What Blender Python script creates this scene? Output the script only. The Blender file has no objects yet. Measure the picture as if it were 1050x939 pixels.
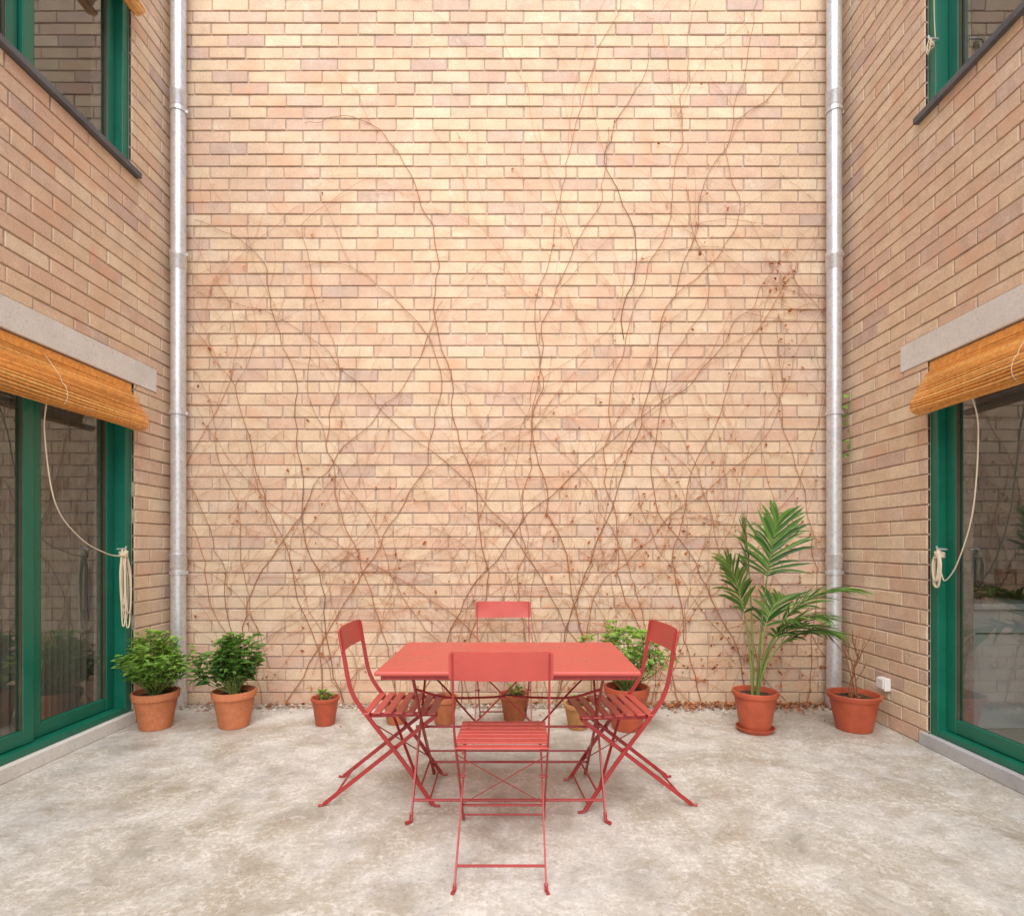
import bpy, math, random
from mathutils import Vector, Matrix, noise as mnoise
random.seed(7)
R=random.random
def U(a,b): return random.uniform(a,b)
scene=bpy.context.scene
COL=scene.collection

# ---------------------------------------------------------------- mesh builder
class MB:
    def __init__(s): s.v=[]; s.f=[]; s.c=[]; s.cur=(0.5,0.5,0.5)
    def vert(s,p): s.v.append(tuple(p)); s.c.append(s.cur); return len(s.v)-1
    def face(s,*i): s.f.append(tuple(i))
    def quad(s,a,b,c,d):
        i=[s.vert(p) for p in (a,b,c,d)]; s.face(*i)
    def box(s,lo,hi):
        x0,y0,z0=lo;x1,y1,z1=hi
        i=[s.vert(p) for p in ((x0,y0,z0),(x1,y0,z0),(x1,y1,z0),(x0,y1,z0),(x0,y0,z1),(x1,y0,z1),(x1,y1,z1),(x0,y1,z1))]
        for f in ((0,3,2,1),(4,5,6,7),(0,1,5,4),(1,2,6,5),(2,3,7,6),(3,0,4,7)): s.face(*[i[k] for k in f])
    def tube(s,pts,r,n=6,cap=True,flat=None):
        pts=[Vector(p) for p in pts]
        if len(pts)<2: return
        rs=r if isinstance(r,(list,tuple)) else [r]*len(pts)
        t=(pts[1]-pts[0]).normalized()
        up=Vector((0,0,1)) if abs(t.z)<0.9 else Vector((1,0,0))
        if flat is not None: up=Vector(flat[0])
        a=t.cross(up).normalized(); rings=[]
        for k,p in enumerate(pts):
            if k==0: t=pts[1]-pts[0]
            elif k==len(pts)-1: t=pts[-1]-pts[-2]
            else: t=pts[k+1]-pts[k-1]
            if t.length<1e-9: t=Vector((0,0,1))
            t.normalize()
            a=(a-t*a.dot(t))
            if a.length<1e-6: a=t.orthogonal()
            a.normalize(); b=t.cross(a)
            ring=[]
            if flat is not None:
                w,h=flat[1],flat[2]
                for (sa,sb) in ((-1,-1),(1,-1),(1,1),(-1,1)):
                    ring.append(s.vert(p+a*sa*w+b*sb*h))
            else:
                for q in range(n):
                    an=2*math.pi*q/n
                    ring.append(s.vert(p+(a*math.cos(an)+b*math.sin(an))*rs[k]))
            rings.append(ring)
        m=len(rings[0])
        for k in range(len(rings)-1):
            for q in range(m):
                s.face(rings[k][q],rings[k][(q+1)%m],rings[k+1][(q+1)%m],rings[k+1][q])
        if cap:
            s.face(*rings[0][::-1]); s.face(*rings[-1])
    def lathe(s,prof,c=(0,0,0),n=32,wob=0):
        rings=[]
        ph=U(0,6)
        for (r,z) in prof:
            ring=[]
            for q in range(n):
                an=2*math.pi*q/n
                rr=r*(1+wob*math.sin(2*an+ph))
                ring.append(s.vert((c[0]+rr*math.cos(an),c[1]+rr*math.sin(an),c[2]+z)))
            rings.append(ring)
        for k in range(len(rings)-1):
            for q in range(n):
                s.face(rings[k][q],rings[k][(q+1)%n],rings[k+1][(q+1)%n],rings[k+1][q])
        s.face(*rings[0][::-1]); s.face(*rings[-1])
    def obj(s,name,mat,parent=None,loc=None,smooth=False,bevel=0,rot=None):
        me=bpy.data.meshes.new(name); me.from_pydata(s.v,[],s.f); me.update()
        ca=me.color_attributes.new("col",'FLOAT_COLOR','POINT')
        buf=[]
        for c in s.c: buf.extend((c[0],c[1],c[2],1))
        ca.data.foreach_set("color",buf)
        o=bpy.data.objects.new(name,me); COL.objects.link(o)
        if mat: me.materials.append(mat)
        if parent: o.parent=parent
        if loc: o.location=loc
        if rot: o.rotation_euler=rot
        if smooth:
            me.polygons.foreach_set("use_smooth",[True]*len(me.polygons))
            try:
                me.set_sharp_from_angle(angle=math.radians(40))
            except Exception: pass
        if bevel:
            b=o.modifiers.new("bevel",'BEVEL'); b.width=bevel; b.segments=2; b.limit_method='ANGLE'; b.angle_limit=math.radians(40)
        return o
def empty(name,loc=(0,0,0),rotz=0):
    e=bpy.data.objects.new(name,None); COL.objects.link(e); e.location=loc; e.rotation_euler=(0,0,rotz); e.empty_display_size=0.1
    return e
def smooth_path(pts,n=6):
    P=[Vector(p) for p in pts]; P=[P[0]*2-P[1]]+P+[P[-1]*2-P[-2]]; out=[]
    for i in range(1,len(P)-2):
        p0,p1,p2,p3=P[i-1:i+3]
        for k in range(n):
            t=k/n
            out.append(0.5*((2*p1)+(p2-p0)*t+(2*p0-5*p1+4*p2-p3)*t*t+(3*p1-p0-3*p2+p3)*t**3))
    out.append(P[-2]); return out

# ---------------------------------------------------------------- materials
class NT:
    def __init__(s,name):
        s.m=bpy.data.materials.new(name); s.m.use_nodes=True; s.t=s.m.node_tree; s.n=s.t.nodes; s.l=s.t.links
        s.b=s.n["Principled BSDF"]
        s.tc=s.n.new("ShaderNodeTexCoord"); s.co=s.tc.outputs["Object"]
    def noise(s,scale,detail=3,rough=0.55,co=None,dist=0):
        x=s.n.new("ShaderNodeTexNoise"); x.inputs["Scale"].default_value=scale; x.inputs["Detail"].default_value=detail
        x.inputs["Roughness"].default_value=rough; x.inputs["Distortion"].default_value=dist
        s.l.new(co or s.co,x.inputs["Vector"]); return x.outputs["Fac"]
    def ramp(s,fac,stops,interp='LINEAR'):
        r=s.n.new("ShaderNodeValToRGB"); r.color_ramp.interpolation=interp; e=r.color_ramp.elements
        while len(e)<len(stops): e.new(0.5)
        for k,(p,c) in enumerate(stops):
            e[k].position=p; e[k].color=(c,c,c,1) if isinstance(c,(int,float)) else (*c,1)
        s.l.new(fac,r.inputs["Fac"]); return r.outputs["Color"]
    def mix(s,a,b,fac,mode='MIX'):
        x=s.n.new("ShaderNodeMix"); x.data_type='RGBA'; x.blend_type=mode
        for sock,val in ((x.inputs[0],fac),(x.inputs[6],a),(x.inputs[7],b)):
            if isinstance(val,(int,float)):
                sock.default_value=val if sock==x.inputs[0] else (val,val,val,1)
            elif isinstance(val,tuple): sock.default_value=(*val,1)
            else: s.l.new(val,sock)
        return x.outputs[2]
    def math(s,op,a,b=0.0):
        x=s.n.new("ShaderNodeMath"); x.operation=op
        for k,v in ((0,a),(1,b)):
            if isinstance(v,(int,float)): x.inputs[k].default_value=v
            else: s.l.new(v,x.inputs[k])
        return x.outputs[0]
    def bump(s,h,strength=0.3,dist=0.01):
        x=s.n.new("ShaderNodeBump"); x.inputs["Strength"].default_value=strength; x.inputs["Distance"].default_value=dist
        s.l.new(h,x.inputs["Height"]); s.l.new(x.outputs[0],s.b.inputs["Normal"])
    def attr(s):
        a=s.n.new("ShaderNodeVertexColor"); a.layer_name="col"
        x=s.n.new("ShaderNodeSeparateColor"); s.l.new(a.outputs["Color"],x.inputs[0]); return x.outputs
    def set(s,base=None,rough=None,metal=None,spec=None):
        for k,v in (("Base Color",base),("Roughness",rough),("Metallic",metal),("Specular IOR Level",spec)):
            if v is None: continue
            if isinstance(v,(int,float)): s.b.inputs[k].default_value=v
            elif isinstance(v,tuple): s.b.inputs[k].default_value=(*v,1)
            else: s.l.new(v,s.b.inputs[k])

def m_brick():
    k=NT("brick"); a=k.attr()
    base=k.ramp(a[0],[(0.0,(0.58,0.43,0.35)),(0.06,(0.68,0.475,0.350)),(0.26,(0.715,0.530,0.370)),(0.5,(0.745,0.568,0.392)),(0.7,(0.69,0.475,0.345)),(0.88,(0.78,0.625,0.445)),(1.0,(0.65,0.465,0.365))])
    n1=k.ramp(k.noise(8,4,0.62),[(0.25,0.84),(0.7,1.05)])
    c=k.mix(base,n1,1.0,'MULTIPLY')
    fine=k.noise(85,3,0.7)
    c=k.mix(c,k.ramp(fine,[(0.3,0.82),(0.60,1.04)]),1.0,'MULTIPLY')
    mid=k.noise(4.5,3,0.55)
    fl=k.math('MULTIPLY',k.ramp(mid,[(0.5,0.0),(0.68,0.75)]),a[1])
    c=k.mix(c,(0.66,0.40,0.26),fl)
    ef=k.math('MULTIPLY',k.ramp(mid,[(0.25,0.55),(0.48,0.0)]),k.ramp(k.noise(26,3,0.65),[(0.42,0.0),(0.68,1.0)]))
    c=k.mix(c,(0.82,0.75,0.64),ef)
    k.set(base=c,rough=0.85,spec=0.25)
    k.bump(fine,0.35,0.004)
    return k.m
def m_mortar():
    k=NT("mortar"); n=k.noise(20,4,0.7); c=k.ramp(n,[(0.3,(0.38,0.29,0.235)),(0.7,(0.56,0.465,0.395))])
    k.set(base=c,rough=0.95,spec=0.1); return k.m
def m_floor():
    k=NT("concrete_floor_mat")
    big=k.noise(0.75,5,0.65,dist=0.7)
    c=k.ramp(big,[(0.30,(0.40,0.355,0.285)),(0.42,(0.47,0.435,0.375)),(0.52,(0.56,0.54,0.50)),(0.60,(0.48,0.45,0.40)),(0.74,(0.41,0.365,0.295))])
    m3=k.noise(3.4,6,0.78,dist=0.4)
    c=k.mix(c,k.ramp(m3,[(0.3,0.66),(0.44,0.90),(0.55,1.02),(0.68,1.18)]),1.0,'MULTIPLY')
    st=k.ramp(k.noise(1.6,6,0.78,dist=0.8),[(0.48,0.0),(0.55,0.38),(0.66,0.66)])
    c=k.mix(c,(0.335,0.275,0.195),st)
    sp=k.ramp(k.noise(38,4,0.75),[(0.50,0.0),(0.58,1.0)])
    c=k.mix(c,(0.76,0.75,0.72),k.math('MULTIPLY',k.math('MULTIPLY',k.ramp(m3,[(0.42,0.0),(0.58,1.0)]),sp),0.5))
    n10=k.noise(9,6,0.8,dist=1.3)
    c=k.mix(c,(0.70,0.685,0.65),k.math('MULTIPLY',k.ramp(n10,[(0.55,0.0),(0.61,1.0)]),0.48))
    c=k.mix(c,k.ramp(k.noise(62,4,0.7),[(0.32,0.66),(0.46,1.0)]),1.0,'MULTIPLY')
    k.set(base=c,spec=0.45); k.l.new(k.ramp(m3,[(0.3,0.34),(0.7,0.66)]),k.b.inputs["Roughness"])
    k.bump(n10,0.20,0.006); return k.m
def m_concrete(name="concrete_cast",a=(0.60,0.58,0.54),b=(0.74,0.72,0.68)):
    k=NT(name); c=k.ramp(k.noise(3.5,6,0.7),[(0.3,a),(0.7,b)])
    n=k.noise(60,3,0.7)
    c=k.mix(c,k.ramp(n,[(0.28,0.72),(0.45,1.0)]),1.0,'MULTIPLY')
    k.set(base=c,rough=0.85,spec=0.25); k.bump(n,0.3,0.004); return k.m
def m_paint(name,col,rough=0.4,var=0.15,spec=0.5,chips=None,bump=0.05):
    k=NT(name); d=tuple(x*(1-var) for x in col); l=tuple(min(1,x*(1+var)) for x in col)
    n=k.noise(7,5,0.68)
    c=k.ramp(n,[(0.3,d),(0.7,l)])
    if chips: c=k.mix(c,chips,k.ramp(k.noise(34,5,0.75),[(0.63,0.0),(0.68,0.8)]))
    k.set(base=c,spec=spec); k.l.new(k.ramp(n,[(0.3,max(0.05,rough-0.08)),(0.7,rough+0.12)]),k.b.inputs["Roughness"])
    if bump: k.bump(n,bump,0.003)
    return k.m
def m_terra(name,col,rough=0.85,lime=0.5):
    k=NT(name); d=tuple(x*0.80 for x in col); l=tuple(x*1.14 for x in col)
    c=k.ramp(k.noise(9,4,0.65),[(0.3,d),(0.7,l)])
    n=k.noise(40,4,0.72)
    c=k.mix(c,(0.66,0.46,0.35),k.math('MULTIPLY',k.ramp(n,[(0.52,0.0),(0.74,1.0)]),lime))
    k.set(base=c,rough=rough,spec=0.3); k.bump(n,0.12,0.003); return k.m
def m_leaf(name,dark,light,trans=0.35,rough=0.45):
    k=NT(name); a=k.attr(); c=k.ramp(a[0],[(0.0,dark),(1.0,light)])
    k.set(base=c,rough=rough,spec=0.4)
    tr=k.n.new("ShaderNodeBsdfTranslucent"); k.l.new(c,tr.inputs["Color"])
    ms=k.n.new("ShaderNodeMixShader"); ms.inputs[0].default_value=trans
    k.l.new(k.b.outputs[0],ms.inputs[1]); k.l.new(tr.outputs[0],ms.inputs[2])
    k.l.new(ms.outputs[0],k.n["Material Output"].inputs["Surface"]); return k.m
def m_attr(name,stops,rough=0.8,spec=0.2,grain=True):
    k=NT(name); a=k.attr(); c=k.ramp(a[0],stops)
    if grain: c=k.mix(c,k.ramp(k.noise(45,2),[(0.3,0.75),(0.7,1.15)]),1.0,'MULTIPLY')
    k.set(base=c,rough=rough,spec=spec); return k.m
def m_galv():
    k=NT("galvanised_steel"); v=k.n.new("ShaderNodeTexVoronoi"); v.inputs["Scale"].default_value=35; k.l.new(k.co,v.inputs["Vector"])
    c=k.ramp(v.outputs["Distance"],[(0.0,(0.60,0.61,0.63)),(0.7,(0.76,0.77,0.79))])
    c=k.mix(c,k.ramp(k.noise(3,5,0.7),[(0.3,0.82),(0.6,1.0)]),1.0,'MULTIPLY')
    k.set(base=c,metal=0.6,rough=0.40); return k.m
def m_glass():
    # single-sheet pane: reflection rises towards grazing angles (same from both sides)
    k=NT("window_glass"); t=k.n.new("ShaderNodeBsdfTransparent"); t.inputs[0].default_value=(0.80,0.84,0.82,1)
    g=k.n.new("ShaderNodeBsdfGlossy"); g.inputs["Roughness"].default_value=0.0; g.inputs["Color"].default_value=(0.95,0.97,0.97,1)
    lw=k.n.new("ShaderNodeLayerWeight"); lw.inputs["Blend"].default_value=0.5
    f=k.math('ADD',k.math('MULTIPLY',k.math('POWER',lw.outputs["Facing"],3.5),0.85),0.13)
    bm=k.n.new("ShaderNodeBump"); bm.inputs["Strength"].default_value=0.05; bm.inputs["Distance"].default_value=0.02
    k.l.new(k.noise(1.5,1),bm.inputs["Height"]); k.l.new(bm.outputs[0],g.inputs["Normal"])
    ms=k.n.new("ShaderNodeMixShader"); k.l.new(f,ms.inputs[0]); k.l.new(t.outputs[0],ms.inputs[1]); k.l.new(g.outputs[0],ms.inputs[2])
    k.l.new(ms.outputs[0],k.n["Material Output"].inputs["Surface"]); return k.m
BRICK=m_brick(); MORTAR=m_mortar(); FLOOR=m_floor(); CONC=m_concrete(); SILLD=m_concrete("sill_slate",(0.10,0.10,0.11),(0.16,0.16,0.17))
SILLG=m_concrete("sill_stone",(0.40,0.40,0.41),(0.52,0.52,0.52))
GREEN=m_paint("green_paint",(0.007,0.150,0.092),0.36,0.12)
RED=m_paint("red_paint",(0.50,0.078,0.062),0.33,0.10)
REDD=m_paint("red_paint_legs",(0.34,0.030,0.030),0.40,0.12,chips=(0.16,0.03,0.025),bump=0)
TERRA=m_terra("terracotta",(0.52,0.175,0.075),lime=.25); PLAST=m_terra("terracotta_plastic",(0.46,0.095,0.045),0.45,0.05); OCHRE=m_terra("terracotta_ochre",(0.54,0.27,0.10),lime=.25)
GALV=m_galv(); GLASS=m_glass()
SOIL=m_attr("soil",[(0,(0.03,0.02,0.014)),(1,(0.10,0.07,0.045))],0.95)
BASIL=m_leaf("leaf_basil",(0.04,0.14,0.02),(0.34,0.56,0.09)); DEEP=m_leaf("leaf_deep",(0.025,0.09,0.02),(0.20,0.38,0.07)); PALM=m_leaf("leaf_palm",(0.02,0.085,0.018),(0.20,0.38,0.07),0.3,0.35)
STEM=m_attr("green_stem",[(0,(0.14,0.20,0.05)),(1,(0.30,0.35,0.10))],0.6)
TWIG=m_attr("twig_bark",[(0,(0.22,0.09,0.04)),(0.5,(0.44,0.185,0.08)),(1,(0.62,0.31,0.16))],0.8,grain=False)
DRY=m_leaf("leaf_dry",(0.25,0.07,0.025),(0.60,0.24,0.09),0.2,0.7)
SLAT=m_attr("blind_slats",[(0,(0.64,0.245,0.045)),(0.5,(0.80,0.35,0.075)),(1,(0.84,0.46,0.14))],0.45,0.4)
ROPE=m_paint("rope",(0.74,0.63,0.47),0.8,0.15,bump=0); WHITE=m_paint("white_laminate",(0.80,0.80,0.78),0.4,0.04); PLASTER=m_paint("interior_plaster",(0.55,0.54,0.51),0.9,0.06,bump=0)
IFLOOR=m_paint("interior_floor",(0.38,0.33,0.27),0.4,0.15); PEB=m_attr("pebbles",[(0,(0.22,0.17,0.13)),(0.5,(0.42,0.35,0.29)),(1,(0.64,0.59,0.52))],0.9,grain=False)
DARKW=m_paint("dark_wood",(0.10,0.055,0.03),0.5,0.2); CLOTH=m_leaf("linen_curtain",(0.33,0.29,0.24),(0.38,0.335,0.28),0.3,0.9)

# ---------------------------------------------------------------- geometry constants (metres)
YB=4.6; XL=-2.80; XR=2.64; HW=5.95; YN=-2.3
def sub(rects,hole):
    out=[]; a,b,c,d=hole
    for (u0,u1,z0,z1) in rects:
        if b<=u0 or a>=u1 or d<=z0 or c>=z1: out.append((u0,u1,z0,z1)); continue
        if a>u0: out.append((u0,a,z0,z1))
        if b<u1: out.append((b,u1,z0,z1))
        m0,m1=max(a,u0),min(b,u1)
        if c>z0: out.append((m0,m1,z0,c))
        if d<z1: out.append((m0,m1,d,z1))
    return out
def brick_wall(name,u0,u1,h,holes,mp,parent,flip=False):
    mb=MB(); course=0.0975; L=0.30; j=0.0095; row=0; z=0.0
    while z<h:
        off=(0.5*L if row%2 else 0)+U(-0.018,0.018)
        u=u0-off
        while u<u1:
            r=[(max(u+j/2,u0),min(u+L-j/2+U(-0.004,0.004),u1),z+j/2+U(-.0012,.0012),z+course-j/2+U(-.0018,.0015))]
            for hl in holes: r=sub(r,hl)
            rv=R(); mb.cur=(rv,1.0 if R()<0.3 else R()*0.4,R())
            dd=U(-0.0025,0.002)
            for (a,b,c,d) in r:
                if b-a<0.012 or d-c<0.012: continue
                ch=0.0035
                back=[mb.vert(mp(x,y,-0.02)) for x,y in ((a,c),(b,c),(b,d),(a,d))]
                mid=[mb.vert(mp(x,y,dd-ch)) for x,y in ((a,c),(b,c),(b,d),(a,d))]
                fr=[mb.vert(mp(x+U(-.0015,.0015),y+U(-.0015,.0015),dd+U(-.001,.001))) for x,y in ((a+ch,c+ch),(b-ch,c+ch),(b-ch,d-ch),(a+ch,d-ch))]
                for q in range(4):
                    w=(q+1)%4
                    mb.face(back[q],back[w],mid[w],mid[q]); mb.face(mid[q],mid[w],fr[w],fr[q])
                mb.face(*fr)
            u+=L
        z+=course; row+=1
    if flip: mb.f=[f[::-1] for f in mb.f]
    mb.obj("brick_courses",BRICK,parent)
    s=MB(); r=[(u0,u1,0,h)]
    for hl in holes: r=sub(r,hl)
    for (a,b,c,d) in r:
        p=mp(a,c,-0.30); q=mp(b,d,-0.009)
        s.box([min(p[i],q[i]) for i in range(3)],[max(p[i],q[i]) for i in range(3)])
    s.obj("mortar_core",MORTAR,parent)

# ground
g=MB(); g.quad((-60,-60,0),(60,-60,0),(60,60,0),(-60,60,0)); g.obj("concrete_floor",FLOOR)

# back wall
bw=empty("brick_wall",(0,0,0))
brick_wall("b",XL,XR,HW,[],lambda u,z,d:(u,YB-d,z),bw)
cp=MB(); cp.box((XL,YB-0.01,HW+.10),(XR,YB+.33,HW+.16)); cp.obj("coping",CONC,bw)

# side houses
def house(side,XF,yfar_d,yfar_w,zw0,name="brick_house"):
    h=empty(name,(0,0,0)); sg=1 if side<0 else -1
    mp=lambda u,z,d:(XF+sg*d,u,z)
    dn=0.9 if side<0 else 0.6
    LT=2.66; LB=2.48; lend=yfar_d+0.25
    lint=(dn-0.25,lend,LB,LT)
    door=(dn,yfar_d,0.0,LB+0.001)
    win=(1.7,yfar_w,zw0,5.32)
    brick_wall("w",YN,YB,HW,[lint,door,win],mp,h,flip=(side<0))
    def bx(mb,d0,d1,y0,y1,z0,z1):
        a=XF+sg*d0;b=XF+sg*d1; mb.box((min(a,b),y0,z0),(max(a,b),y1,z1))
    m=MB(); bx(m,-0.28,0.004,lint[0]+.003,lint[1]-.003,LB,LT-.003); m.obj("concrete_lintel",CONC,h,bevel=0.004)
    m=MB(); bx(m,-0.299,0.012,dn-.03,yfar_d+(0.0 if side<0 else 0.06),0.0,0.085); m.obj("door_step",SILLG if side>0 else CONC,h,bevel=0.006)
    m=MB(); bx(m,-0.28,0.035,1.6,yfar_w+0.06,zw0-0.042,zw0-0.002); m.obj("window_sill",SILLD,h,bevel=0.003)
    def joinery(nm,y0,y1,z0,z1,stiles,botrail):
        m=MB(); f=0.065
        bx(m,-0.17,-0.022,y1-f,y1-.002,z0,z1); bx(m,-0.17,-0.022,y0+.002,y0+f,z0,z1)
        bx(m,-0.168,-0.024,y0+f,y1-f,z1-f,z1-.002); bx(m,-0.168,-0.024,y0+f,y1-f,z0+.002,z0+.04)
        m.obj(nm+"_frame",GREEN,h,bevel=0.004)
        m=MB(); gl=MB(); gk=MB()
        ys=[y0+f]+stiles+[y1-f]
        for i in range(len(ys)-1):
            a,b=ys[i]+.003,ys[i+1]-.003; o=0.0 if i%2==0 else 0.028
            d1=-0.075-o; d0=d1-0.045; w=0.075
            bx(m,d0,d1,a,a+w,z0+.043,z1-f-.003); bx(m,d0,d1,b-w,b,z0+.043,z1-f-.003)
            bx(m,d0+.002,d1-.002,a+w,b-w,z0+.045,z0+.043+botrail); bx(m,d0+.002,d1-.002,a+w,b-w,z1-f-.003-w,z1-f-.005)
            X=XF+sg*(d0+.021); ga,gb,gc,gd=a+w-.01,b-w+.01,z0+botrail+.03,z1-f-w+.01
            if side<0: gl.quad((X,ga,gc),(X,gb,gc),(X,gb,gd),(X,ga,gd))
            else: gl.quad((X,gb,gc),(X,ga,gc),(X,ga,gd),(X,gb,gd))
            for (p,q,r_,s_) in ((a+w,a+w+.008,z0+.045+botrail,z1-f-w-.004),(b-w-.008,b-w,z0+.045+botrail,z1-f-w-.004)):
                bx(gk,d0+.025,d1-.006,p+.001,q,r_,s_)
        m.obj(nm+"_sashes",GREEN,h,bevel=0.004); gl.obj(nm+"_glass",GLASS,h); gk.obj(nm+"_gasket",DARKW,h)
    joinery("glass_door",dn,yfar_d,0.087,LB-.002,([1.65,2.5,3.36] if side<0 else [1.5,2.45]),0.085)
    joinery("window",1.7,yfar_w,zw0,5.32,([2.4,3.28] if side<0 else [2.6]),0.06)
    for (z0,z1) in ((0.03,2.75),(3.15,5.7)):
        m=MB(); xi=0.302; xo=4.2
        for (a,b,c,d) in sub([(-1.0,YB+1.6,z0,z1)],(1.0,3.6,z0+.8,z1-.5)): bx(m,-xo-.1,-xo,a,b,c,d)  # outer wall with an unseen opening, added to let daylight into the room
        bx(m,-xo,-xi,YB+1.5,YB+1.6,z0,z1); bx(m,-xo,-xi,-1.0,-0.9,z0,z1)
        bx(m,-xo,-xi,-0.9,YB+1.5,z1-.1,z1-.002)
        bx(m,-xi-.02,-xi,YB+.02,YB+1.5,z0,z1-.1)
        m.obj("room_walls",PLASTER,h)
        m=MB(); bx(m,-xo,-xi,-0.9,YB+1.5,z0-.04,z0+.03); m.obj("room_floor",IFLOOR,h)
    m=MB(); bx(m,-4.4,-0.302,YN,YB+1.8,HW-.2,HW-.05); m.obj("roof",CONC,h)
    m=MB(); bx(m,-0.34,0.01,YN,YB-.02,HW+.10,HW+.16); m.obj("coping",CONC,h)
    if side>0:
        m=MB(); m.box((3.08,3.80,0.062),(5.2,4.4,0.86)); m.box((3.06,3.77,0.865),(5.25,4.43,0.905)); m.obj("kitchen_cabinet",WHITE,h,bevel=0.004)
        m=MB()
        for k in range(4): m.box((3.52+k*.5,3.795,0.1),(3.526+k*.5,3.802,0.84))
        m.box((3.09,3.794,.70),(5.19,3.802,.706)); m.obj("cabinet_gaps",DARKW,h)
        m=MB(); m.lathe([(.05,.906),(.07,1.0),(.065,1.03)],c=(3.40,4.1,0),n=20); m.box((3.6,4.0,.906),(3.85,4.25,1.12)); m.obj("worktop_things",DARKW,h)
    else:
        m=MB()
        n=70; lo=[];hi=[]
        for i in range(n+1):
            y=3.45+.66*i/n; x=-3.16-.022*math.sin(i*1.15+.5*math.sin(i*.31)); m.cur=(R(),.5,.5)
            lo.append(m.vert((x-.006*math.sin(i*.6),y,.075))); hi.append(m.vert((x,y,2.42)))
        for i in range(n): m.face(lo[i],lo[i+1],hi[i+1],hi[i])
        m.obj("curtain",CLOTH,h,smooth=True)
        m=MB(); m.box((-5.6,3.2,0.72),(-3.9,4.6,0.76))
        for x in (-5.5,-4.0):
            for y in (3.3,4.5): m.box((x-.03,y-.03,.062),(x+.03,y+.03,.719))
        m.obj("dining_table",DARKW,h)
    return h
hl=house(-1,XL,4.13,4.10,4.04); hr=house(1,XR,3.63,3.65,4.10)

# ---------------------------------------------------------------- blinds
def blind(XF,sg,y0,y1,ztop,zbot,name="slatted_blind"):
    e=empty(name,(XF,(y0+y1)/2,ztop)); mb=MB()
    H=ztop-zbot
    prof=smooth_path([(0,-0.03,0),(0,0.02,-H*0.22),(0,0.07,-H*0.46),(0,0.08,-H*0.55),(0,0.105,-H*0.66),(0,0.112,-H*0.85),(0,0.09,-H*0.98),(0,0.04,-H*1.0),(0,0.015,-H*0.90)],5)
    d=[0]
    for i in range(1,len(prof)): d.append(d[-1]+(prof[i]-prof[i-1]).length)
    step=0.0185; n=int(d[-1]/step); hw=(y1-y0)/2
    def at(s):
        for i in range(1,len(d)):
            if d[i]>=s:
                t=(s-d[i-1])/(d[i]-d[i-1]); return prof[i-1].lerp(prof[i],t)
        return prof[-1]
    for k in range(n):
        p=at(k*step+.001); q=at(k*step+step-.0015)
        t=(q-p).normalized(); nn=Vector((0,-t.z,t.y))
        mb.cur=(R(),R(),R()); e1=U(-.006,.006); bul=0.0045
        segs=10; rings=[]
        for i in range(segs+1):
            y=-hw+e1+2*hw*i/segs; wob=0.004*math.sin(i*1.3+k*.4)
            pts=[p,p.lerp(q,.5)+nn*bul,q,p.lerp(q,.5)-nn*0.002]
            rings.append([mb.vert((sg*(a.y+wob*.5),y,a.z+wob)) for a in pts])
        for i in range(segs):
            for s in range(4): mb.face(rings[i][s],rings[i][(s+1)%4],rings[i+1][(s+1)%4],rings[i+1][s])
        mb.face(*rings[0]); mb.face(*rings[-1][::-1])
    mb.obj("slats",SLAT,e)
    c=MB()
    for y in (-hw+.28,0.0,hw-.75):
        c.tube([(sg*(a.y+.009),y+U(-.001,.001),a.z) for a in prof[:-4]],0.0016,5)
    c.obj("cords",ROPE,e)
    m=MB(); m.box((min(sg*-0.06,sg*-0.01),-hw,-.02),(max(sg*-0.06,sg*-0.01),hw,0.03)); m.obj("head_rail",SLAT,e)
blind(XL,1,0.95,4.11,2.44,2.13)
blind(XR,-1,0.65,3.62,2.44,2.13)
blind(XL,1,1.75,4.08,5.28,5.13)
# ropes
def rope(XF,sg,pts,by,bz,blen,name="blind_rope",rr=1.0,nl=6):
    e=empty(name,(0,0,0)); m=MB()
    X=lambda d:XF+sg*d
    m.tube(smooth_path([(X(a),b,c) for a,b,c in pts],10),0.0038*rr,6)
    for k in range(nl):
        w=U(.012,.035)*rr; l=blen*U(.7,1.0); o=U(-.02,.02)*rr; dd=U(.0,.03)
        lp=[(X(.0+dd),by+o*.3,bz),(X(.01+dd),by-w+o,bz-l*.4),(X(.012+dd),by-w*.6+o,bz-l*.9),(X(.012+dd),by+o,bz-l),(X(.012+dd),by+w*.7+o,bz-l*.88),(X(.01+dd),by+w*.8+o,bz-l*.4),(X(.0+dd),by+o*.3,bz)]
        m.tube(smooth_path(lp,6),0.0042*rr,6)
    for k in range(4):
        z=bz-.02-k*.010
        m.tube([(X(.015+.026*rr*math.cos(a)),by+.024*rr*math.sin(a),z+.006*math.sin(a+k)) for a in [i*math.pi/5 for i in range(11)]],0.0045*rr,6)
    m.obj("cord",ROPE,e,smooth=True)
    h=MB(); h.tube([(X(-.03),by,bz),(X(.03),by,bz+.004),(X(.035),by,bz+.02)],0.006,8); h.obj("hook",GALV,e)
rope(XL,1,[(0.05,3.30,2.16),(0.01,3.33,1.95),(0.0,3.42,1.55),(0.0,3.62,1.34),(0.0,3.85,1.24),(0.0,3.99,1.22)],3.99,1.27,0.56)
rope(XR,-1,[(0.06,3.20,2.16),(0.02,3.20,1.95),(0.01,3.25,1.5),(0.01,3.36,1.2),(0.01,3.46,1.08),(0.01,3.50,1.14)],3.50,1.27,0.24)
rope(XR,-1,[(-.01,3.58,5.1),(-.01,3.58,4.7),(-.01,3.57,4.5)],3.57,4.5,0.10,rr=.6,nl=3)

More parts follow.
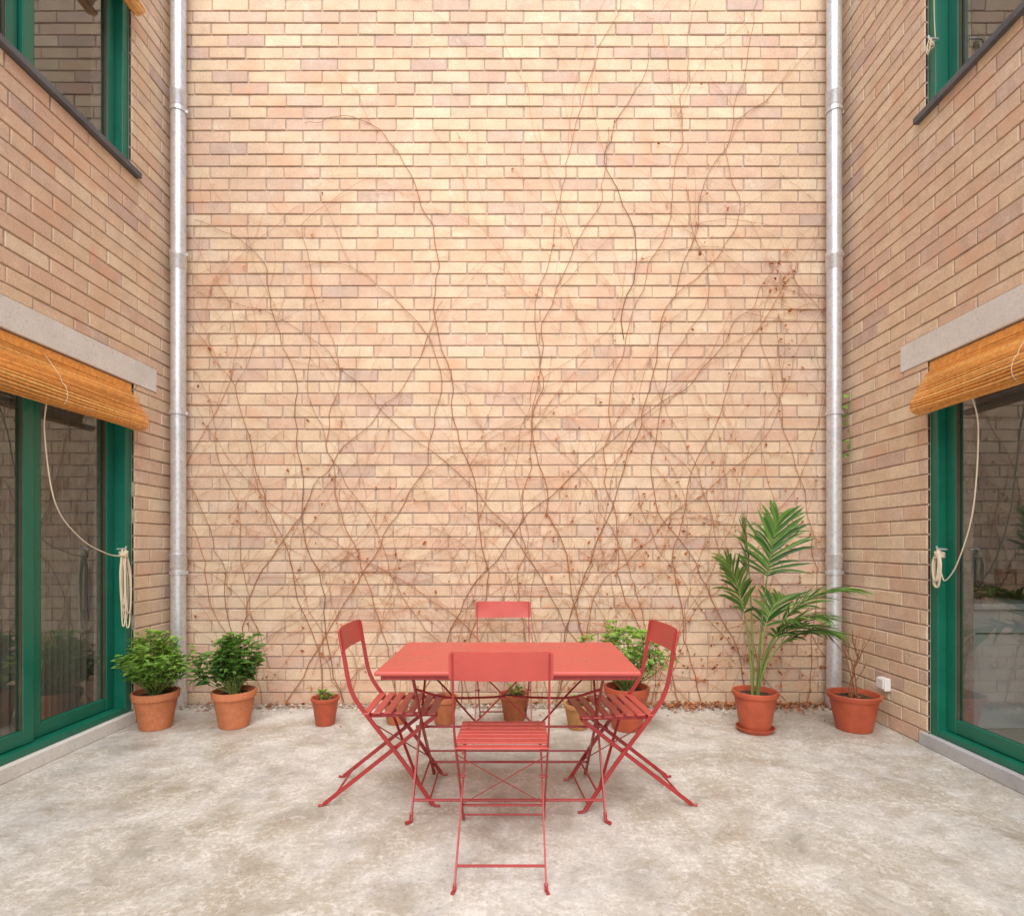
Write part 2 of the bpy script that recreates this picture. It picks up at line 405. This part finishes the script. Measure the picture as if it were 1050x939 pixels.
# ---------------------------------------------------------------- drain pipes
def pipe(x,name="drainpipe"):
    e=empty(name,(x,YB-.095,0)); m=MB(); m.tube([(0,0,0.13),(0,0,HW-.1)],0.056,28); m.tube([(0.0,0,0.0),(0,0,0.135)],0.062,28); m.obj("pipe",GALV,e,smooth=True)
    m=MB()
    for z in (1.17,3.55,4.85):
        m.lathe([(0.0565,z-.06),(0.061,z-.05),(0.061,z+.045),(0.064,z+.05),(0.064,z+.06),(0.0565,z+.062)],n=28)
    m.obj("sleeves",GALV,e,smooth=True)
    m=MB()
    for z in (1.08,2.35,3.62,4.76):
        m.lathe([(0.057,z-.014),(0.064,z-.013),(0.064,z+.013),(0.057,z+.014)],n=24)
        m.box((-.008,.05,z-.008),(.008,.096,z+.008)); m.box((.06,-.004,z-.012),(.078,.004,z+.012))
    m.obj("brackets",GALV,e)
pipe(-2.705); pipe(2.535)
# ---------------------------------------------------------------- outlet
o=empty("power_outlet",(XR,4.02,0.31)); m=MB(); m.box((-.045,-.045,-.045),(-.0,.045,.045)); m.obj("body",WHITE,o,bevel=.006)
m=MB(); m.box((-.056,-.038,-.03),(-.046,.038,.038)); m.obj("flap",WHITE,o,bevel=.004)

# ---------------------------------------------------------------- furniture
def rail(m,p,q,w=0.010,t=0.003,up=(0,0,1)):
    m.tube([p,q],0,flat=(up,t,w))
def chair(x,y,rz,name="folding_chair"):
    e=empty(name,(x,y,0),rz); hx=0.19
    m=MB()
    for s in (-1,1):
        X=s*hx
        A=smooth_path([(X,-.245,.875),(X,-.222,.74),(X,-.185,.57),(X,-.10,.44),(X,.06,.235),(X,.215,.012)],5)
        m.tube(A,0,flat=((1,0,0),0.010,0.0035))
        Xi=s*(hx-.018)
        m.tube(smooth_path([(Xi,.225,.445),(Xi,.01,.275),(Xi,-.325,.012)],4),0,flat=((1,0,0),0.010,0.0035))
        m.tube([(X,.205,.020),(X,.225,.006),(X+s*.004,.25,.006)],0.007,8); m.tube([(Xi,-.315,.020),(Xi,-.335,.006),(Xi+s*.006,-.355,.006)],0.007,8)
        rail(m,(s*(hx-.03),-.125,.447),(s*(hx-.03),.235,.452),0.011,0.003)
        m.tube([(s*(hx+.008),.012,.292),(s*(hx-.03),.012,.292)],0.006,8)
        m.tube([(s*(hx+.006),-.105,.447),(s*(hx-.035),-.105,.447)],0.006,8)
    m.tube([(-hx,.155,.10),(hx,.155,.10)],0.0055,8); m.tube([(-hx+.018,-.268,.06),(hx-.018,-.268,.06)],0.0055,8)
    m.tube([(-hx,.20,.035),(hx,.20,.035)],0.0045,8)
    m.tube([(-hx,-.085,.42),(hx,.150,.107)],0,flat=((0,0,1),0.0075,0.0018)); m.tube([(hx,-.088,.42),(-hx,.147,.107)],0,flat=((0,0,1),0.0075,0.0018))
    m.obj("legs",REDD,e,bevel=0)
    m=MB()
    for k in range(7):
        y0=-.135+k*.0545; dz=0.004*math.sin(k*.9)
        m.box((-.196,y0,.459+dz),(.196,y0+.038,.467+dz))
    m.obj("seat_slats",RED,e,bevel=0.003)
    m=MB(); n=12; th=.004; rows=[]
    for zi in (0.764,0.772,.870,.882):
        ins=.012 if zi in (.764,.882) else 0
        r=[]
        for i in range(n+1):
            t=-1+2*i/n; X=t*(.205-ins); Y=-.235-.018*(1-t*t)-(zi-.82)*.16
            r.append((m.vert((X,Y-th,zi)),m.vert((X,Y+th*0.2,zi))))
        rows.append(r)
    for a in range(3):
        for i in range(n):
            m.face(rows[a][i][0],rows[a][i+1][0],rows[a+1][i+1][0],rows[a+1][i][0]); m.face(rows[a][i+1][1],rows[a][i][1],rows[a+1][i][1],rows[a+1][i+1][1])
        m.face(rows[a][0][1],rows[a][0][0],rows[a+1][0][0],rows[a+1][0][1]); m.face(rows[a][n][0],rows[a][n][1],rows[a+1][n][1],rows[a+1][n][0])
    for i in range(n):
        m.face(rows[0][i+1][0],rows[0][i][0],rows[0][i][1],rows[0][i+1][1]); m.face(rows[3][i][0],rows[3][i+1][0],rows[3][i+1][1],rows[3][i][1])
    m.obj("backrest",RED,e,smooth=True)
chair(-.062,2.44,0.0); chair(-.095,3.93,math.pi+.03); chair(-.635,2.98,-math.pi/2+.02); chair(.525,2.94,math.pi/2+.10)

t=empty("folding_table",(-.04,2.845,0))
m=MB(); m.box((-.585,-.385,.722),(.585,.385,.742)); o=m.obj("table_top",RED,t,bevel=0.0)
b=o.modifiers.new("bv",'BEVEL'); b.width=0.008; b.segments=3
m=MB()
m.box((-.56,-.36,.700),(-.545,.36,.7215)); m.box((.545,-.36,.700),(.56,.36,.7215)); m.box((-.544,-.36,.702),(.544,-.345,.7215)); m.box((-.544,.345,.702),(.544,.36,.7215))
for s in (-1,1):
    X=s*.455; X2=s*.43
    m.tube(smooth_path([(X,.30,.70),(X,.05,.38),(X,-.20,.03)],4),0,flat=((1,0,0),0.013,0.004))
    m.tube(smooth_path([(X2,-.30,.70),(X2,-.02,.38),(X2,.33,.03)],4),0,flat=((1,0,0),0.013,0.004))
    m.tube([(X,-.19,.04),(X,-.215,.008),(X+s*.02,-.235,.008)],.009,8); m.tube([(X2,.32,.04),(X2,.345,.008),(X2,.37,.008)],.009,8)
    m.tube([(s*.475,.035,.37),(s*.41,.035,.37)],.008,8)
    m.tube(smooth_path([(X2,-.24,.63),(s*.30,-.12,.56),(s*.12,.03,.52),(s*.02,.05,.52)],6),0.006,8)
    m.tube(smooth_path([(X,.24,.62),(s*.32,.14,.52),(s*.2,.05,.42),(s*.15,.035,.375)],6),0.005,8)
m.tube([(-.455,-.165,.085),(.455,-.165,.085)],.007,8); m.tube([(-.43,.27,.10),(.43,.27,.10)],.007,8)
m.tube([(-.43,.035,.37),(.43,.035,.37)],.006,8); m.tube([(-.43,.19,.19),(.43,.19,.19)],.005,8)
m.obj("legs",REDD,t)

# ---------------------------------------------------------------- plants
def leaf(m,p,d,n,L,W,curl=0.25):
    d=d.normalized(); s=d.cross(n)
    if s.length<1e-4: s=d.orthogonal()
    s.normalize(); n=s.cross(d).normalized()
    a=p; b=p+d*L*.35; c=p+d*L*.72-n*L*curl*.35; e=p+d*L-n*L*curl
    up=n*W*.25
    i=[m.vert(x) for x in (a, b+s*W*.5+up, b, b-s*W*.5+up, c+s*W*.38+up*.6, c, c-s*W*.38+up*.6, e)]
    m.face(i[0],i[2],i[1]); m.face(i[0],i[3],i[2]); m.face(i[1],i[2],i[5],i[4]); m.face(i[2],i[3],i[6],i[5]); m.face(i[4],i[5],i[7]); m.face(i[5],i[6],i[7])
def pot(e,r,h,mat,saucer=False,plastic=False):
    m=MB(); rb=r*.68
    rh=h*(.2 if not plastic else .14)
    prof=[(rb*.95,0),(rb,.004),(r*.93,h-rh),(r*1.0,h-rh+.003),(r*1.04,h-.006),(r*1.02,h),(r*.93,h),(r*.90,h-.012),(r*.86,h*.8)]
    m.lathe(prof,n=36,wob=.004); m.obj("pot",mat,e,smooth=True,loc=(0,0,.012 if saucer else 0))
    if saucer:
        m=MB(); m.lathe([(rb*1.1,0),(rb*1.28,.03),(rb*1.24,.032),(rb*1.1,.01)],n=32); m.obj("saucer",mat,e,smooth=True)
    m=MB(); n=18
    c=m.vert((0,0,h*.86)); rings=[]
    for k in range(1,6):
        ring=[]
        for q in range(n):
            m.cur=(R(),R(),R()); a=2*math.pi*q/n; ring.append(m.vert((r*.87*k/5*math.cos(a),r*.87*k/5*math.sin(a),h*.86+U(-.006,.006))))
        rings.append(ring)
    for q in range(n): m.face(c,rings[0][q],rings[0][(q+1)%n])
    for k in range(4):
        for q in range(n): m.face(rings[k][q],rings[k+1][q],rings[k+1][(q+1)%n],rings[k][(q+1)%n])
    m.obj("soil",SOIL,e,loc=(0,0,.012 if saucer else 0))
def bush(e,base,c,rx,rz,nst,nleaf,L,mat,lop=0.5):
    st=MB(); lf=MB()
    for k in range(nst):
        a=U(0,6.283); q=math.sqrt(R())
        rr=rx*(0.75+.3*math.sin(a*2.3+lop*9)+.12*R())
        tip=Vector((c[0]+math.cos(a)*rr*q, c[1]+math.sin(a)*rr*q*.9, c[2]+rz*(math.sqrt(max(0,1-q*q*.85))*(.62+.5*R()) - .15*q - (.5*R() if q>.6 else 0))))
        b=Vector(base)+Vector((U(-.03,.03),U(-.03,.03),0)); mid=b.lerp(tip,.5)+Vector((math.cos(a)*rx*.12,math.sin(a)*rx*.12,.01))
        P=smooth_path([b,mid,tip],6); st.cur=(R(),0,0); st.tube(P,[.004*(1-.7*i/len(P)) for i in range(len(P))],5)
        for j in range(nleaf):
            tt=(.35+.65*(j+R())/nleaf)
            i=min(len(P)-2,int(tt*(len(P)-1))); p=P[i].lerp(P[i+1],R())
            ax=(P[i+1]-P[i]).normalized(); an=U(0,6.283)
            side=Vector((math.cos(an),math.sin(an),U(-.1,.35)))
            d=(side+ax*(.2+.5*tt)).normalized()
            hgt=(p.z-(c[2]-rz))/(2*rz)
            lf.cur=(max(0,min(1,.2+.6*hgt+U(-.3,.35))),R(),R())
            l=L*U(.5,1.2); leaf(lf,p+d*L*.15,d,Vector((0,0,1))+Vector((U(-.6,.6),U(-.6,.6),0)),l,l*U(.5,.7),U(.1,.6))
        for j in range(4):
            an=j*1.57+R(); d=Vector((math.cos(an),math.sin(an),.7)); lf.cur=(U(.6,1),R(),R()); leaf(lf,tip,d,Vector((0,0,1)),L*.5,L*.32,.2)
    st.obj("stems",STEM,e); lf.obj("foliage",mat,e)
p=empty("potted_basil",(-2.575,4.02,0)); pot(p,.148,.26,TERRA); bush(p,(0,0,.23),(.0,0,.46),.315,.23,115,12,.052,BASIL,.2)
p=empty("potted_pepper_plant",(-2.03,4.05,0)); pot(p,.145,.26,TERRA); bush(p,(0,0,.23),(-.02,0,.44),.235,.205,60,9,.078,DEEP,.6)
def small(x,y,r,h,mat,kind,name):
    p=empty(name,(x,y,0)); pot(p,r,h,mat,plastic=(mat==PLAST))
    if kind=="sprout": bush(p,(0,0,h*.85),(0,0,h+.01),r*.8,.04,9,4,.035,BASIL,.5)
    if kind=="twig":
        m=MB()
        for k in range(4):
            m.cur=(R(),0,0); a=U(0,6.28); m.tube([(U(-.02,.02),U(-.02,.02),h*.8),(.03*math.cos(a),.03*math.sin(a),h+.12),(.05*math.cos(a),.05*math.sin(a),h+U(.15,.4))],[.003,.0025,.001],5)
        m.obj("stems",TWIG,p)
small(-1.39,4.09,.098,.20,PLAST,"sprout","seedling_pot"); small(-.88,4.12,.098,.19,TERRA,"twig","terracotta_pot")
small(-.53,4.11,.098,.20,TERRA,"twig","terracotta_pot"); small(-.02,4.2,.11,.20,TERRA,"sprout","seedling_pot"); small(.43,4.0,.095,.18,OCHRE,"sprout","seedling_pot")
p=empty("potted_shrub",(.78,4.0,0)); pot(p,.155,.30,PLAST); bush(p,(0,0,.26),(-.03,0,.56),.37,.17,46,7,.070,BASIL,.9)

# palm
p=empty("potted_palm",(1.67,3.95,0)); pot(p,.150,.27,PLAST,saucer=True,plastic=True)
lf=MB(); st=MB()
def frond(az,reach,height,droop,nl=22,LL=.26,start=.42,tw=0,pw=1.8):
    dx,dy=math.cos(az),math.sin(az); P=[]
    for i in range(25):
        t=i/24; P.append(Vector((dx*reach*t**pw+dx*.02, dy*reach*t**pw+dy*.02, .24+height*(1.25*t-.25*t*t)-droop*t**3.2)))
    st.cur=(R(),0,0); st.tube(P,[.0085*(1-.8*i/24) for i in range(25)],6)
    for k in range(nl):
        t=start+(1-start)*(k+.4)/nl; i=min(23,int(t*24)); q=P[i].lerp(P[i+1],t*24-i); ax=(P[i+1]-P[i]).normalized()
        side=ax.cross(Vector((0,0,1)))
        if side.length<.15: side=Vector((-dy,dx,0))
        side.normalize()
        if abs(tw)>0: side=(Matrix.Rotation(tw,3,ax)@side)
        nrm=side.cross(ax).normalized(); rel=(k+.5)/nl
        L=LL*(0.55+.9*math.sin(math.pi*min(1,rel*.8+.15)))*.8*U(.75,1.18)
        fwd=.65+1.5*rel
        for s in (-1,1):
            d=(side*s*U(.8,1.2)+ax*(fwd+U(-.25,.25))+nrm*U(-.15,.4)).normalized(); w=.0215*U(.8,1.2); lf.cur=(max(0,min(1,.3+.4*rel+U(-.35,.4))),R(),R())
            prev=None; n=6; dr=U(.08,.40)
            wd=d.cross(nrm).normalized()
            for j in range(n+1):
                u=j/n; c=q+d*L*u+Vector((0,0,-1))*L*dr*u*u; ww=w*math.sin(math.pi*(.12+.86*u))**.7*.5 if j<n else .0006
                a=lf.vert(c+wd*ww+nrm*ww*.3); b_=lf.vert(c); c_=lf.vert(c-wd*ww+nrm*ww*.3)
                if prev: lf.face(prev[0],a,b_,prev[1]); lf.face(prev[1],b_,c_,prev[2])
                prev=(a,b_,c_)
for f in ((.15,.16,1.27,.02,24,.30,.60,1.2,1.6),(1.9,.08,1.20,.0,18,.28,.66,.9),(-.2,.58,1.0,.24,24,.27,.48,0),(3.0,.17,1.0,.06,18,.24,.52,.5),(-1.0,.44,.80,.20,20,.25,.5,0),(.6,.36,.88,.20,18,.25,.5,0),(-.5,.44,.66,.18,18,.23,.5,0),(.1,.52,.78,.34,20,.25,.5,0)):
    frond(*f)
lf.obj("fronds",PALM,p); st.obj("stalks",STEM,p)
# bare shrub pot
p=empty("potted_bare_shrub",(2.38,3.98,0)); pot(p,.168,.255,PLAST,plastic=True)
m=MB()
def twig(q,d,L,r,depth):
    P=[q]; n=6
    for k in range(n):
        d=(d+Vector((U(-.2,.2),U(-.2,.2),U(-.05,.18)))).normalized(); P.append(P[-1]+d*L/n)
    m.cur=(U(0,.3),0,0); m.tube(P,[r*(1-.6*k/n) for k in range(n+1)],5)
    if depth>0:
        for k in range(3): twig(P[random.randint(2,n-1)],(d+Vector((U(-.9,.9),U(-.9,.9),U(0,.4)))).normalized(),L*U(.35,.6),r*.55,depth-1)
for k in range(4): twig(Vector((U(-.03,.03),U(-.03,.03),.21)),Vector((U(-.25,.2),U(-.2,.2),1)),U(.28,.42),.0055,2)
m.obj("twigs",TWIG,p)
m=MB()
for k in range(26):
    a=U(0,6.28); r=U(0,.13); m.cur=(U(.2,1),0,0); leaf(m,Vector((r*math.cos(a),r*math.sin(a),.225)),Vector((U(-1,1),U(-1,1),U(-.1,.5))),Vector((0,0,1)),.03,.018,.3)
m.obj("low_leaves",DRY,p)
# small green creeper sprig on the right-hand wall
p=empty("ivy_sprig",(XR-.012,4.46,2.0)); s1=MB(); l1=MB(); P=smooth_path([(0,0,0),(-.004,-.02,.15),(-.006,.015,.32),(-.01,-.03,.5)],5); s1.tube(P,.0018,4)
for q in P[::2]:
    for j in range(2): l1.cur=(U(.3,1),0,0); leaf(l1,q,Vector((-.7,U(-1,1),U(-.5,1))),Vector((-1,0,.6)),U(.03,.05),.028,.3)
s1.obj("stem",STEM,p); l1.obj("leaves",BASIL,p)

# ---------------------------------------------------------------- climbing vine on the back wall
random.seed(21)
v=MB(); dl=MB()
def wp(x,z,o): return Vector((max(XL+.03,min(XR-.03,x)),YB-.006-o,z))
def dleaf(q,s=1.0):
    dl.cur=(R(),R(),R()); d=Vector((U(-1,1),U(-.5,-.05),U(-1,.5))); l=U(.012,.030)*s
    leaf(dl,q,d,Vector((U(-.4,.4),-1,U(-.3,.5))),l,l*.6,U(.1,.8))
def walk(x,z,a,L,r,depth,o=0.006,wander=.14,leafp=.05):
    n=max(4,int(L/.045)); P=[]; dr=U(-.04,.04); st=L/n
    for k in range(n+1):
        P.append(wp(x,z,o+.003*math.sin(k*.7)+U(0,.002)))
        if R()<.08: dr=U(-.05,.05)
        a+=U(-wander,wander)+dr; x+=math.cos(a)*st; z+=math.sin(a)*st
        if z<.02: a=abs(a); z=.03
        if x<XL+.06 or x>XR-.06: a=math.pi-a; x=max(XL+.06,min(XR-.06,x))
        if z>5.8: break
    if len(P)<3: return
    v.cur=(max(0,min(1,.80-r*120+U(-.3,.25))),0,0)
    v.tube(P,[max(.0011,r*(1-.6*k/len(P))) for k in range(len(P))],3,cap=False)
    spread(P,r,depth,leafp)
def spread(P,r,depth,leafp,dens=1.0):
    for k in range(1,len(P)):
        q=P[k]
        low=max(0.3,1-q.z/5.5); right=.6+.5*(q.x>0.6)
        if R()<leafp*low*right*1.2: dleaf(q)
        if R()<.08:
            aa=U(0,6.28); v.tube([q,q+Vector((math.cos(aa)*.02,.002,math.sin(aa)*.02)),q+Vector((math.cos(aa+.5)*.04,.004,math.sin(aa+.5)*.04))],.0011,3,cap=False)
        if depth>0 and R()<.078*dens*(.65+low*.6):
            t=P[k]-P[k-1]; a=math.atan2(t.z,t.x); walk(q.x,q.z,a+random.choice((-1,1))*U(.25,.95),U(.25,1.30)*(.75+.4*low),r*.66,depth-1,leafp=leafp)
main=[[(.12,.02),(.05,.9),(.08,1.93),(.24,3.52),(.48,4.79),(.80,5.67),(.85,5.9)],
[(.24,.02),(.56,.97),(.96,2.17),(1.35,3.44),(1.67,4.55),(2.0,5.75)],
[(-1.55,.02),(-1.95,1.6),(-2.40,2.64),(-2.67,3.12)],
[(-1.43,.02),(-1.67,1.3),(-1.83,2.56),(-2.07,3.6),(-2.63,3.96)],
[(-.48,.02),(-.24,1.3),(-.56,2.56),(-.68,3.84),(-1.03,4.55),(-1.35,4.78),(-1.75,4.72)],
[(1.51,.02),(1.27,1.29),(1.67,2.4),(2.12,3.40),(2.3,3.35),(2.5,3.10)],
[(-.85,.02),(-.3,1.0),(.5,1.9),(1.2,2.5),(1.8,3.1),(2.1,3.6)],
[(.75,.02),(-.1,1.45),(-1.1,2.4),(-1.8,3.1),(-2.6,3.35)],
[(2.35,.02),(2.42,1.2),(2.2,2.2),(2.0,2.8),(2.15,3.5)],
[(.6,.02),(.40,1.3),(.12,2.4),(.32,3.4),(.7,4.1),(.75,4.7)],
[(1.3,.02),(.88,1.0),(.72,2.0),(.9,3.0),(1.28,4.15),(1.36,5.05),(1.5,5.7)],
[(-2.2,.02),(-2.5,1.0),(-2.62,2.0),(-2.3,2.9),(-2.5,3.5)],
[(-1.0,.02),(-1.2,.9),(-1.55,1.9),(-1.5,2.8),(-1.75,3.9)],
[(-1.9,.02),(-1.2,1.2),(-.7,2.2),(-.75,3.0),(-1.2,3.5),(-1.8,3.6)],
[(1.9,.02),(1.6,.9),(1.2,1.7),(1.15,2.6),(1.5,3.3),(1.45,4.2)],
[(.0,.02),(-.5,.7),(-1.3,1.2),(-2.1,1.7),(-2.6,2.4)],
[(.9,.02),(1.5,.8),(2.0,1.3),(2.45,2.2),(2.4,2.9)],
[(.35,.02),(.75,1.0),(1.3,1.5),(1.9,2.0),(2.1,2.5),(2.1,3.2)],
[(.9,3.0),(.98,3.8),(.8,4.6),(1.1,5.4)],[(1.3,3.3),(1.8,3.9),(1.75,4.6),(2.2,5.2)],
[(-2.4,.02),(-2.0,1.2),(-1.4,2.1),(-.9,2.6),(-.6,3.3)]]
for (rx_,n_) in ((-2.1,2),(-1.4,3),(-.5,3),(.3,4),(1.2,4),(2.0,3)):
    for k in range(n_):
        tx=rx_+U(-1.7,1.7); tz=U(1.4,3.7); bow=U(-.45,.45)
        main.append([(rx_+U(-.15,.15),.02),(rx_+(tx-rx_)*.30+bow*.6,tz*.36),(rx_+(tx-rx_)*.68+bow,tz*.72),(tx,tz)])
for idx,s in enumerate(main):
    P=smooth_path([(x,0,z) for x,z in s],12); Q=[]; ph=U(0,9)
    for k,pnt in enumerate(P):
        nx=mnoise.noise(Vector((pnt.z*1.7,ph,0)))*.12+mnoise.noise(Vector((pnt.z*6,ph,3)))*.04
        nz=mnoise.noise(Vector((k*.3,ph,7)))*.04
        Q.append(wp(pnt.x+nx,max(.02,pnt.z+nz),.006+.003*math.sin(k)))
    v.cur=(U(.05,.6),0,0); r0=U(.0028,.0042) if idx<21 else U(.0018,.0029)
    v.tube(Q,[max(.0014,r0*(1-.6*k/len(Q))) for k in range(len(Q))],5,cap=False)
    spread(Q,r0*.75,3 if idx<21 else 2,.055,1.0)
for k in range(18):
    x=U(XL+.1,XR-.1); walk(x,U(.02,.4),U(.5,2.64),U(.6,1.9),U(.0013,.0026),2,leafp=.05)
for (cx,cz,sx,sz,n) in ((2.15,3.5,.10,.2,24),(1.25,1.5,.35,.5,24),(1.9,.4,.5,.35,80),(.9,.35,.6,.3,44),(0,.3,.8,.25,22),(-1.6,.3,.9,.3,24),(2.2,2.9,.15,.3,14),(1.55,3.9,.2,.5,12),(-2.45,2.9,.2,.3,12),(2.3,1.3,.25,.6,28),(.5,1.3,.5,.5,14),(-.9,1.0,.8,.5,10)):
    for k in range(n):
        x=random.gauss(cx,sx*.6); z=abs(random.gauss(cz,sz*.6)); q=wp(x,z,U(.004,.02)); dleaf(q,U(.9,1.5))
        a=U(0,6.28); v.cur=(U(.3,1),0,0); v.tube([q,q+Vector((math.cos(a)*.03,-.005,math.sin(a)*.03)),q+Vector((math.cos(a+.4)*.08,.0,math.sin(a+.4)*.08))],.0011,3,cap=False)
e=empty("climbing_vine",(0,0,0)); v.obj("stems",TWIG,e); dl.obj("withered_leaves",DRY,e)

# ---------------------------------------------------------------- debris along the wall foot
m=MB()
def pebble(x,y,s):
    m.cur=(R(),R(),R()); n=6; a0=U(0,6); h=s*U(.4,.8); ex=U(.7,1.3)
    b=[m.vert((x+s*ex*math.cos(a0+q*1.047)*U(.8,1.1),y+s*math.sin(a0+q*1.047)*U(.8,1.1),.0)) for q in range(n)]
    t=[m.vert((x+s*.65*ex*math.cos(a0+q*1.047),y+s*.65*math.sin(a0+q*1.047),h)) for q in range(n)]
    for q in range(n): m.face(b[q],b[(q+1)%n],t[(q+1)%n],t[q])
    m.face(*t)
for k in range(2600):
    y=YB-.012-abs(random.gauss(0,.06)); pebble(U(XL+.02,XR-.02),y,U(.005,.016))
for k in range(160): pebble(U(XL+.02,XR-.02),YB-.05-abs(random.gauss(0,.4)),U(.002,.005))
m.obj("gravel",PEB)
m=MB()
def fl(x,y,s=1):
    m.cur=(R(),R(),R()); leaf(m,Vector((x,y,U(.006,.03))),Vector((U(-1,1),U(-1,1),U(-.15,.3))),Vector((U(-.5,.5),U(-.5,.5),1)),U(.018,.042)*s,U(.012,.028)*s,U(-.3,.6))
for k in range(800):
    x=random.choice((U(.9,XR-.05),U(1.2,2.3),U(XL,XR))); fl(x,YB-.01-abs(random.gauss(0,.095)))
for k in range(70): fl(U(-2.6,2.5),YB-abs(random.gauss(.1,.35))-.02,.7)
m.obj("fallen_leaves",DRY)
m=MB(); n=90; top=[];bot=[]
for i in range(n+1):
    x=XL+(XR-XL)*i/n; m.cur=(R(),R(),R()); top.append(m.vert((x,YB-.004,.004))); bot.append(m.vert((x,YB-.10-.03*mnoise.noise(Vector((x*3,0,0)))-U(0,.012),.004)))
for i in range(n): m.face(bot[i],bot[i+1],top[i+1],top[i])
m.obj("dirt",m_attr("dirt_mat",[(0,(0.22,0.17,0.13)),(1,(0.34,0.28,0.22))],0.95))

# ---------------------------------------------------------------- light
w=bpy.data.worlds.new("World"); scene.world=w; w.use_nodes=True; nt=w.node_tree
sky=nt.nodes.new("ShaderNodeTexSky"); sky.sky_type='NISHITA'; sky.sun_disc=False
EL=55
sky.sun_elevation=math.radians(EL); sky.sun_rotation=math.radians(180); sky.dust_density=2.5; sky.air_density=1.0; sky.ozone_density=1.0
nt.links.new(sky.outputs[0],nt.nodes["Background"].inputs[0]); nt.nodes["Background"].inputs[1].default_value=0.15
l=bpy.data.lights.new("sun",'SUN'); l.energy=5.0; l.angle=math.radians(76); l.color=(1,.965,.915)
lo=bpy.data.objects.new("sun",l); COL.objects.link(lo); lo.rotation_euler=(math.radians(90-EL),0,0); lo.location=(0,-5,10)

cam=bpy.data.cameras.new("camera"); co=bpy.data.objects.new("camera",cam); COL.objects.link(co)
co.location=(0,0,1.29); co.rotation_euler=(math.radians(90),0,0)
cam.sensor_width=36; cam.lens=578/1050*36; cam.shift_x=-5/1050; cam.shift_y=90.5/1050; cam.clip_end=300; cam.clip_start=.05
scene.camera=co
scene.view_settings.view_transform='Standard'; scene.view_settings.look='None'; scene.view_settings.exposure=0
